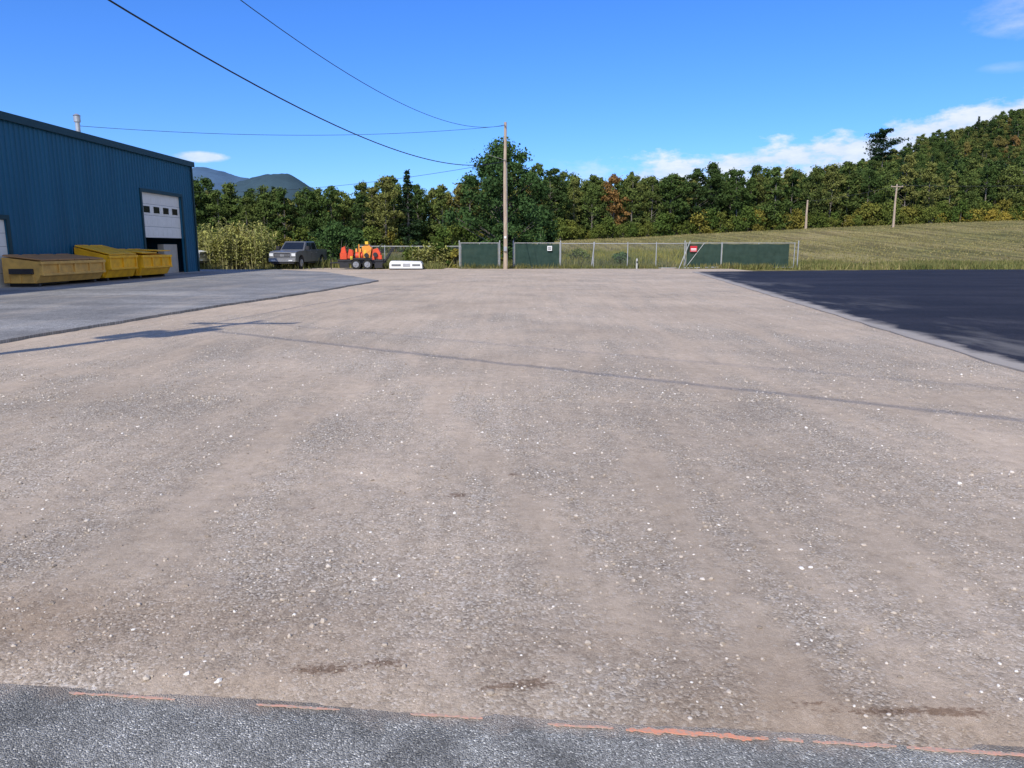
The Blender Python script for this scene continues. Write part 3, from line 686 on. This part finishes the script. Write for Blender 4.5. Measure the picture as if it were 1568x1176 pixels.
mb.box(-1.6,-.95,-.95,-.86,.10,.44,0);mb.box(.85,1.4,-.95,-.86,.10,.44,0)
mb.obj("trailer_chassis",[BLKP,RUB,RIM],e,.008,1)
mb=MB()
mb.box(-1.62,-1.15,-.5,.45,.70,1.12,0);mb.prism([(-1.6,1.13),(-1.2,1.13),(-1.3,1.62),(-1.52,1.50)],-.3,.2,0)
mb.cyl((-1.05,-.2,.72),(-1.05,-.2,1.55),.05,n=8,m=2);mb.box(-1.1,-.72,-.5,.3,.75,.98,0);mb.prism([(-1.08,.99),(-.70,.99),(-.74,1.34),(-.98,1.42)],-.45,.2,0)
mb.cyl((-.55,-.1,.93),(-.05,-.1,.93),.28,n=20,m=0);mb.cyl((-.56,-.1,.93),(-.66,-.1,.93),.2,n=16,m=2);mb.cyl((-.42,0,1.15),(-.42,0,1.62),.045,n=10,m=2)
mb.cyl((-.60,.3,1.22),(-.20,.3,1.22),.24,n=16,m=1);mb.box(-.30,-.22,-.5,-.42,.75,1.75,1);mb.box(-.3,.4,-.48,-.43,1.68,1.75,2)
mb.prism([(.02,.80),(.48,.80),(.62,1.50),(.38,1.76),(-.08,1.58)],-.45,.5,1);mb.box(.14,.36,-.25,.25,1.70,1.96,3);mb.box(.1,.22,-.47,-.451,.95,1.35,3)
mb.prism([(.62,.75),(1.18,.75),(1.24,1.12),(1.05,1.50),(.70,1.38)],-.45,.4,0);mb.cyl((.88,-.46,1.02),(.88,-.55,1.02),.17,n=16,m=2)
mb.box(1.1,1.34,-.62,-.2,.70,1.0,0);mb.box(-.65,.1,-.72,-.6,.66,.80,2)
mb.cyl((.25,-.46,.98),(.25,-.54,.98),.16,n=16,m=2)
for x in(-.4,-.12): mb.box(x-.04,x+.04,-.4,.4,.562,.8,2)
for y in(.22,-.22): mb.cyl((.95,y,1.40),(1.35,y,1.78),.025,n=6,m=2)
mb.cyl((1.35,.22,1.78),(1.35,-.22,1.78),.03,n=6,m=2)
mb.box(-1.5,1.2,-.42,.42,.562,.73,2);mb.cyl((-.80,-.6,.6),(-.80,-.6,.92),.1,n=12,m=3);mb.cyl((.75,-.62,.6),(.75,-.62,.95),.12,.04,12,0)
mb.obj("machinery",[ORG,ORY,BLKP,YLP],e,.02,2)
mb=MB()
mb.prism([(-1.15,.08),(1.15,.08),(1.12,.40),(1.02,.56),(-1.05,.60),(-1.15,.42)],-.8,.8,0)
mb.box(-1.18,1.18,-.83,.83,.02,.079,1)
for a,c in((-1.0,-.35),(.45,1.0)): mb.box(a,c,-.812,-.801,.24,.38,2)
mb.box(-.2,.3,-.815,-.801,.2,.42,3)
mb.box(1.14,1.152,-.5,.5,.16,.36,2)
mb.obj("truck_cap",[WHP,BLKP,simple("tinted_glass",(.18,.19,.2),.2),GALV],None,.04,3,loc=(-7.5,53.4,.03),rotz=.05)

# ------------------------------------------------------------ poles and wires
m,nt,b=newmat("weathered_pole_wood");setin(b,.9,0,.15)
n=noise(nt,3,6,.7,mapping(nt,coords(nt),(6,6,.4)));r=ramp(nt,[(.3,(.30,.22,.16)),(.7,(.56,.45,.34))]);nt.links.new(n.outputs[0],r.inputs[0]);nt.links.new(r.outputs[0],b.inputs["Base Color"]);bump(nt,b,n.outputs[0],.5,.02)
WOOD=m;INS=simple("insulator",(.3,.28,.26),.3)
def pole(x,y,H,r=.15,arm=0,z=None,meter=False,xf=False):
    z=float(hgt(x,y)) if z is None else z
    mb=MB();k=8
    for i in range(k):
        a=-.3+(H+.3)*i/k;c=-.3+(H+.3)*(i+1)/k
        mb.cyl((.02*math.sin(i),0,a),(.02*math.sin(i+1),0,c),r*(1-.38*i/k),r*(1-.38*(i+1)/k),12,0,i==k-1)
    if arm:
        mb.box(-arm/2,arm/2,-.16,-.06,H-.45,H-.32,0)
        for xx in(-arm/2+.1,0,arm/2-.1): mb.cyl((xx,-.11,H-.32),(xx,-.11,H-.12),.05,.03,8,1)
        for s in(-1,1): mb.cyl((s*arm*.35,-.11,H-.45),(0,-.1,H-1.1),.02,n=5,m=1)
    for zz in(H-.25,H-2.55): mb.cyl((0,-r*.7,zz),(0,-r*.7-.12,zz),.035,.05,8,1)
    if meter:
        mb.cyl((r*.9,-.05,.3),(r*.75,-.05,H-2.7),.022,n=6,m=2);mb.box(-.1,.1,-r-.12,-r+.02,1.3,1.62,2);mb.box(-r*.5,r*.5,-r-.01,-r+.03,2.2,2.35,3)
        mb.cyl((0,-.1,H-2.55),(-1.2,-.15,H-2.2),.012,n=5,m=1)
    if xf:
        mb.cyl((.3,0,H-2.6),(.3,0,H-1.6),.27,n=16,m=2);mb.cyl((.3,0,H-1.6),(.3,0,H-1.4),.08,n=8,m=1)
        mb.cyl((-.35,.1,H-2.9),(-.35,.1,H-2.0),.22,n=16,m=2);mb.box(-.5,.5,-.05,.05,H-2.3,H-2.2,2)
    return mb.obj("utility_pole",[WOOD,INS,GALV,WHP],None,loc=(x,y,z))
pole(-.48,54,10.15,.15,z=0,meter=True)
pole(-10.6,4.3,11.0,.17,arm=2.2,z=0,xf=True)
pole(27,-21,11,.17,arm=2.2,z=0)
pole(51.3,132,9.6-float(hgt(51.3,132)),.22)
pole(60.5,120,11.3-float(hgt(60.5,120)),.19,arm=1.9)
pole(-38,82,8.2,.15,z=0)
CAB=simple("black_cable",(.02,.02,.02),.6);ALU=simple("aluminium_wire",(.10,.10,.11),.5)
def wire(p0,p1,sag,r,mat=CAB,n=40):
    cu=bpy.data.curves.new("power_line",'CURVE');cu.dimensions='3D';cu.bevel_depth=r;cu.bevel_resolution=2
    sp=cu.splines.new('POLY');sp.points.add(n)
    for i in range(n+1):
        t=i/n;p=Vector(p0).lerp(Vector(p1),t);p.z-=4*sag*t*(1-t);sp.points[i].co=(*p,1)
    cu.materials.append(mat);link(bpy.data.objects.new("power_line",cu))
wire((-.48,53.85,9.95),(-10.6,4.3,10.75),2.75,.012)
wire((-.48,53.85,7.55),(-10.6,4.3,8.5),2.4,.020)
wire((-.48,53.9,9.9),(-22.9,41,7.9),.55,.012)
wire((-.48,53.9,7.5),(-38,82,7.6),.9,.014)
wire((-10.6,4.3,9.5),(27,-21,9.6),.4,.020)
wire((-10.6,4.3,10.8),(27,-19.5,10.9),.5,.010)
wire((60.5,119.9,11.1),(51.3,131.9,9.4),.3,.012,ALU)
wire((60.5,119.9,11.1),(120,95,12.5),1.2,.012,ALU)

# ------------------------------------------------------------ fence
FG=simple("fence_galvanized",(.42,.43,.43),.5,.3,.3,.2);FW=simple("chain_wire",(.22,.23,.23),.5,.3,.3,.2)
SCR=bpy.data.materials.new("privacy_screen");SCR.use_nodes=True;nt=SCR.node_tree;b=nt.nodes["Principled BSDF"];setin(b,.95,0,.05)
n=noise(nt,2,4,.6,coords(nt));r=ramp(nt,[(.3,(.024,.046,.038)),(.7,(.040,.070,.058))]);nt.links.new(n.outputs[0],r.inputs[0]);nt.links.new(r.outputs[0],b.inputs["Base Color"])
tr=nt.nodes.new("ShaderNodeBsdfTransparent");mx=nt.nodes.new("ShaderNodeMixShader");mx.inputs[0].default_value=.95
nt.links.new(tr.outputs[0],mx.inputs[1]);nt.links.new(b.outputs[0],mx.inputs[2]);nt.links.new(mx.outputs[0],nt.nodes["Material Output"].inputs[0])
def mesh_panel(mb,L,z0,z1,m,sp=.085,w=.003,y=0):
    H=z1-z0
    k=-H
    while k<L:
        for d in(1,-1):
            a=max(0,k);c=min(L,k+H)
            if c<=a: continue
            za=(a-k);zc=(c-k)
            if d<0: za=H-za;zc=H-zc
            yy=y+.002*d
            mb.quad([(a,yy,z0+za-w),(c,yy,z0+zc-w),(c,yy,z0+zc+w),(a,yy,z0+za+w)],m)
        k+=sp
def frame(mb,L,z0,z1,r,m,mid=True):
    mb.cyl((0,0,z0),(L,0,z0),r,n=8,m=m);mb.cyl((0,0,z1),(L,0,z1),r,n=8,m=m)
    mb.cyl((0,0,z0-.05),(0,0,z1+.05),r*1.2,n=8,m=m);mb.cyl((L,0,z0-.05),(L,0,z1+.05),r*1.2,n=8,m=m)
    if mid: mb.cyl((L/2,0,z0),(L/2,0,z1),r,n=8,m=m)
def gate(x,y,L,rz,scr0=0,scr1=1,z0=.10,z1=1.86,brace=False):
    mb=MB();frame(mb,L,z0,z1,.024,0);mesh_panel(mb,L,z0,z1,2,.085,.0015,.035)
    k=12;a0=L*scr0+.04;a1=L*scr1-.04
    for i in range(k):
        xa=a0+(a1-a0)*i/k;xb=a0+(a1-a0)*(i+1)/k
        sa=z1-.05-.04*abs(math.sin(i*.8));sb=z1-.05-.04*abs(math.sin((i+1)*.8))
        ya=-.030+.006*math.sin(i*1.3);yb=-.030+.006*math.sin((i+1)*1.3)
        mb.quad([(xa,ya,z0+.04),(xb,yb,z0+.04),(xb,yb,sb),(xa,ya,sa)],1)
    if brace: mb.cyl((0.0,-.06,z0),(L*.5,-.06,z1),.02,n=6,m=0)
    return mb.obj("fence_gate",[FG,SCR,FW],None,loc=(x,y,.02),rotz=rz,fixn=False)
mb=MB();Lf=9.1;frame(mb,Lf,.08,1.85,.024,0,False);mesh_panel(mb,Lf,.08,1.85,1)
for x in(2.4,4.9,7.0): mb.cyl((x,0,0),(x,0,1.95),.035,n=8)
mb.cyl((2.25,-.05,.05),(2.45,-.05,1.95),.045,n=8)
mb.obj("chain_link_fence",[FG,FW],None,loc=(3.6,55.2,.0),fixn=False)
mb=MB();frame(mb,8,.08,1.65,.024,0);mesh_panel(mb,8,.08,1.65,1)
for x in(2,6): mb.cyl((x,0,0),(x,0,1.75),.035,n=8)
mb.obj("chain_link_fence",[FG,FW],None,loc=(-11.9,58.6,0),rotz=-.06,fixn=False)
gate(-3.75,55,2.75,.02);gate(.2,55.1,3.3,0);gate(12.75,55.0,2.6,.03,.0,1,brace=True);gate(15.4,55.1,5.4,.04,0,.93)
for x in(-3.85,-.9,.1,3.55,12.65,20.95):
    mb=MB();mb.cyl((0,0,-.1),(0,0,2.0),.04,n=10);mb.cyl((0,0,2.0),(0,0,2.06),.05,.02,10);mb.obj("fence_post",[FG],None,loc=(x,55.02,0))
mb=MB();mb.cyl((0,0,0),(.75,0,2.0),.03,n=8);mb.cyl((.2,0,.05),(2.9,0,.12),.03,n=8);mb.obj("gate_brace",[FG],None,loc=(12.2,54.7,.03))
mb=MB();mb.box(-.25,.25,-.01,.01,0,.42,1);mb.box(-.2,.2,-.016,-.011,.16,.24,0);mb.box(-.2,.2,-.016,-.011,.06,.09,0)
mb.obj("warning_sign",[WHP,simple("sign_red",(.55,.03,.04),.5),BLKP],None,loc=(13.25,54.85,1.25))
mb=MB();mb.box(-.17,.17,-.01,.01,0,.34,0);mb.box(-.12,.12,-.016,-.011,.22,.27,1);mb.box(-.12,.12,-.016,-.011,.08,.16,1)
mb.obj("notice_sign",[WHP,BLKP],None,loc=(2.75,54.93,1.33))
mb=MB();mb.cyl((0,0,0),(0,0,.72),.06,.06,12,0);mb.cyl((0,0,.72),(0,0,.78),.06,.02,12,0);mb.box(-.04,.04,-.075,-.055,.45,.58,1)
mb.obj("marker_post",[simple("weathered_white",(.5,.5,.47),.6),BLKP],None,loc=(9.1,54.6,0))

# ------------------------------------------------------------ sky / sun / camera
el=math.radians(40.7);az=math.atan2(-.405,-.914)
w=bpy.data.worlds.new("World");scene.world=w;w.use_nodes=True;nt=w.node_tree;bg=nt.nodes["Background"]
sky=nt.nodes.new("ShaderNodeTexSky");sky.sky_type='NISHITA';sky.sun_disc=False;sky.sun_elevation=el;sky.sun_rotation=az%(2*math.pi)
sky.air_density=1.0;sky.dust_density=.3;sky.ozone_density=2.5
skc=mixc(nt,sky.outputs[0],(.74,1.07,1.84),1,'MULTIPLY')
hs=nt.nodes.new("ShaderNodeHueSaturation");hs.inputs["Saturation"].default_value=1.07;hs.inputs["Value"].default_value=1.0
nt.links.new(skc,hs.inputs["Color"])
tc=nt.nodes.new("ShaderNodeTexCoord");sp=nt.nodes.new("ShaderNodeSeparateXYZ");nt.links.new(tc.outputs["Generated"],sp.inputs[0])
th=mth(nt,'ARCTAN2',sp.outputs[0],sp.outputs[1]);e_=sp.outputs[2]
cb=nt.nodes.new("ShaderNodeCombineXYZ");nt.links.new(mth(nt,'MULTIPLY',th,1.0),cb.inputs[0]);nt.links.new(mth(nt,'MULTIPLY',e_,2.3),cb.inputs[1])
nz=noise(nt,17,8,.6,cb.outputs[0])
tp=mth(nt,'MAXIMUM',th,0.0);top=mth(nt,'ADD',mth(nt,'MULTIPLY',mth(nt,'MULTIPLY',tp,tp),.17),.101)
dd=mth(nt,'MULTIPLY',mth(nt,'SUBTRACT',top,e_),11)
dd=mth(nt,'MINIMUM',dd,.14)
mk=mth(nt,'ADD',mth(nt,'SUBTRACT',nz.outputs[0],.44),dd)
mk=mth(nt,'MULTIPLY',mk,5.5,clamp=True)
gate_=nt.nodes.new("ShaderNodeMapRange");gate_.interpolation_type='SMOOTHSTEP';gate_.inputs[1].default_value=.0;gate_.inputs[2].default_value=.24;nt.links.new(th,gate_.inputs[0])
mk=mth(nt,'MULTIPLY',mk,gate_.outputs[0])
def gauss(t0,st,e0,se):
    a=mth(nt,'DIVIDE',mth(nt,'SUBTRACT',th,t0),st);c=mth(nt,'DIVIDE',mth(nt,'SUBTRACT',e_,e0),se)
    s=mth(nt,'ADD',mth(nt,'MULTIPLY',a,a),mth(nt,'MULTIPLY',c,c));return mth(nt,'EXPONENT',mth(nt,'MULTIPLY',s,-1))
def puff(g,k,thr): return mth(nt,'MULTIPLY',mth(nt,'SUBTRACT',mth(nt,'MULTIPLY',g,nz.outputs[0]),thr),k,clamp=True)
mk=mth(nt,'MAXIMUM',mk,mth(nt,'MULTIPLY',puff(gauss(-.385,.035,.106,.007),5,.2),.8))
mk=mth(nt,'MAXIMUM',mk,mth(nt,'MULTIPLY',puff(gauss(.60,.09,.238,.030),3,.22),.55))
mk=mth(nt,'MAXIMUM',mk,mth(nt,'MULTIPLY',puff(gauss(.575,.05,.187,.008),3,.27),.2))
cl=ramp(nt,[(.3,(5.2,6.6,9.0)),(.68,(9.2,9.4,9.8))]);nt.links.new(nz.outputs[0],cl.inputs[0])
fin=mixc(nt,hs.outputs[0],cl.outputs[0],mth(nt,'MULTIPLY',mk,.88))
nt.links.new(fin,bg.inputs["Color"]);bg.inputs["Strength"].default_value=.105
sd=bpy.data.lights.new("sun",'SUN');sd.energy=4.35;sd.angle=math.radians(.5);sd.color=(1,.94,.82)
so=bpy.data.objects.new("sun",sd);link(so)
dirv=Vector((.405,.914,-math.tan(el)));so.rotation_euler=dirv.to_track_quat('-Z','Y').to_euler();so.location=(0,0,60)
cam=bpy.data.cameras.new("camera");cam.lens=26;cam.sensor_width=36;cam.clip_end=9000;cam.clip_start=.05
co_=bpy.data.objects.new("camera",cam);link(co_);co_.location=(0,0,1.6);co_.rotation_euler=(math.radians(79.5),0,0);scene.camera=co_
scene.view_settings.view_transform='Standard';scene.view_settings.look='None';scene.view_settings.exposure=0
print("DONE")
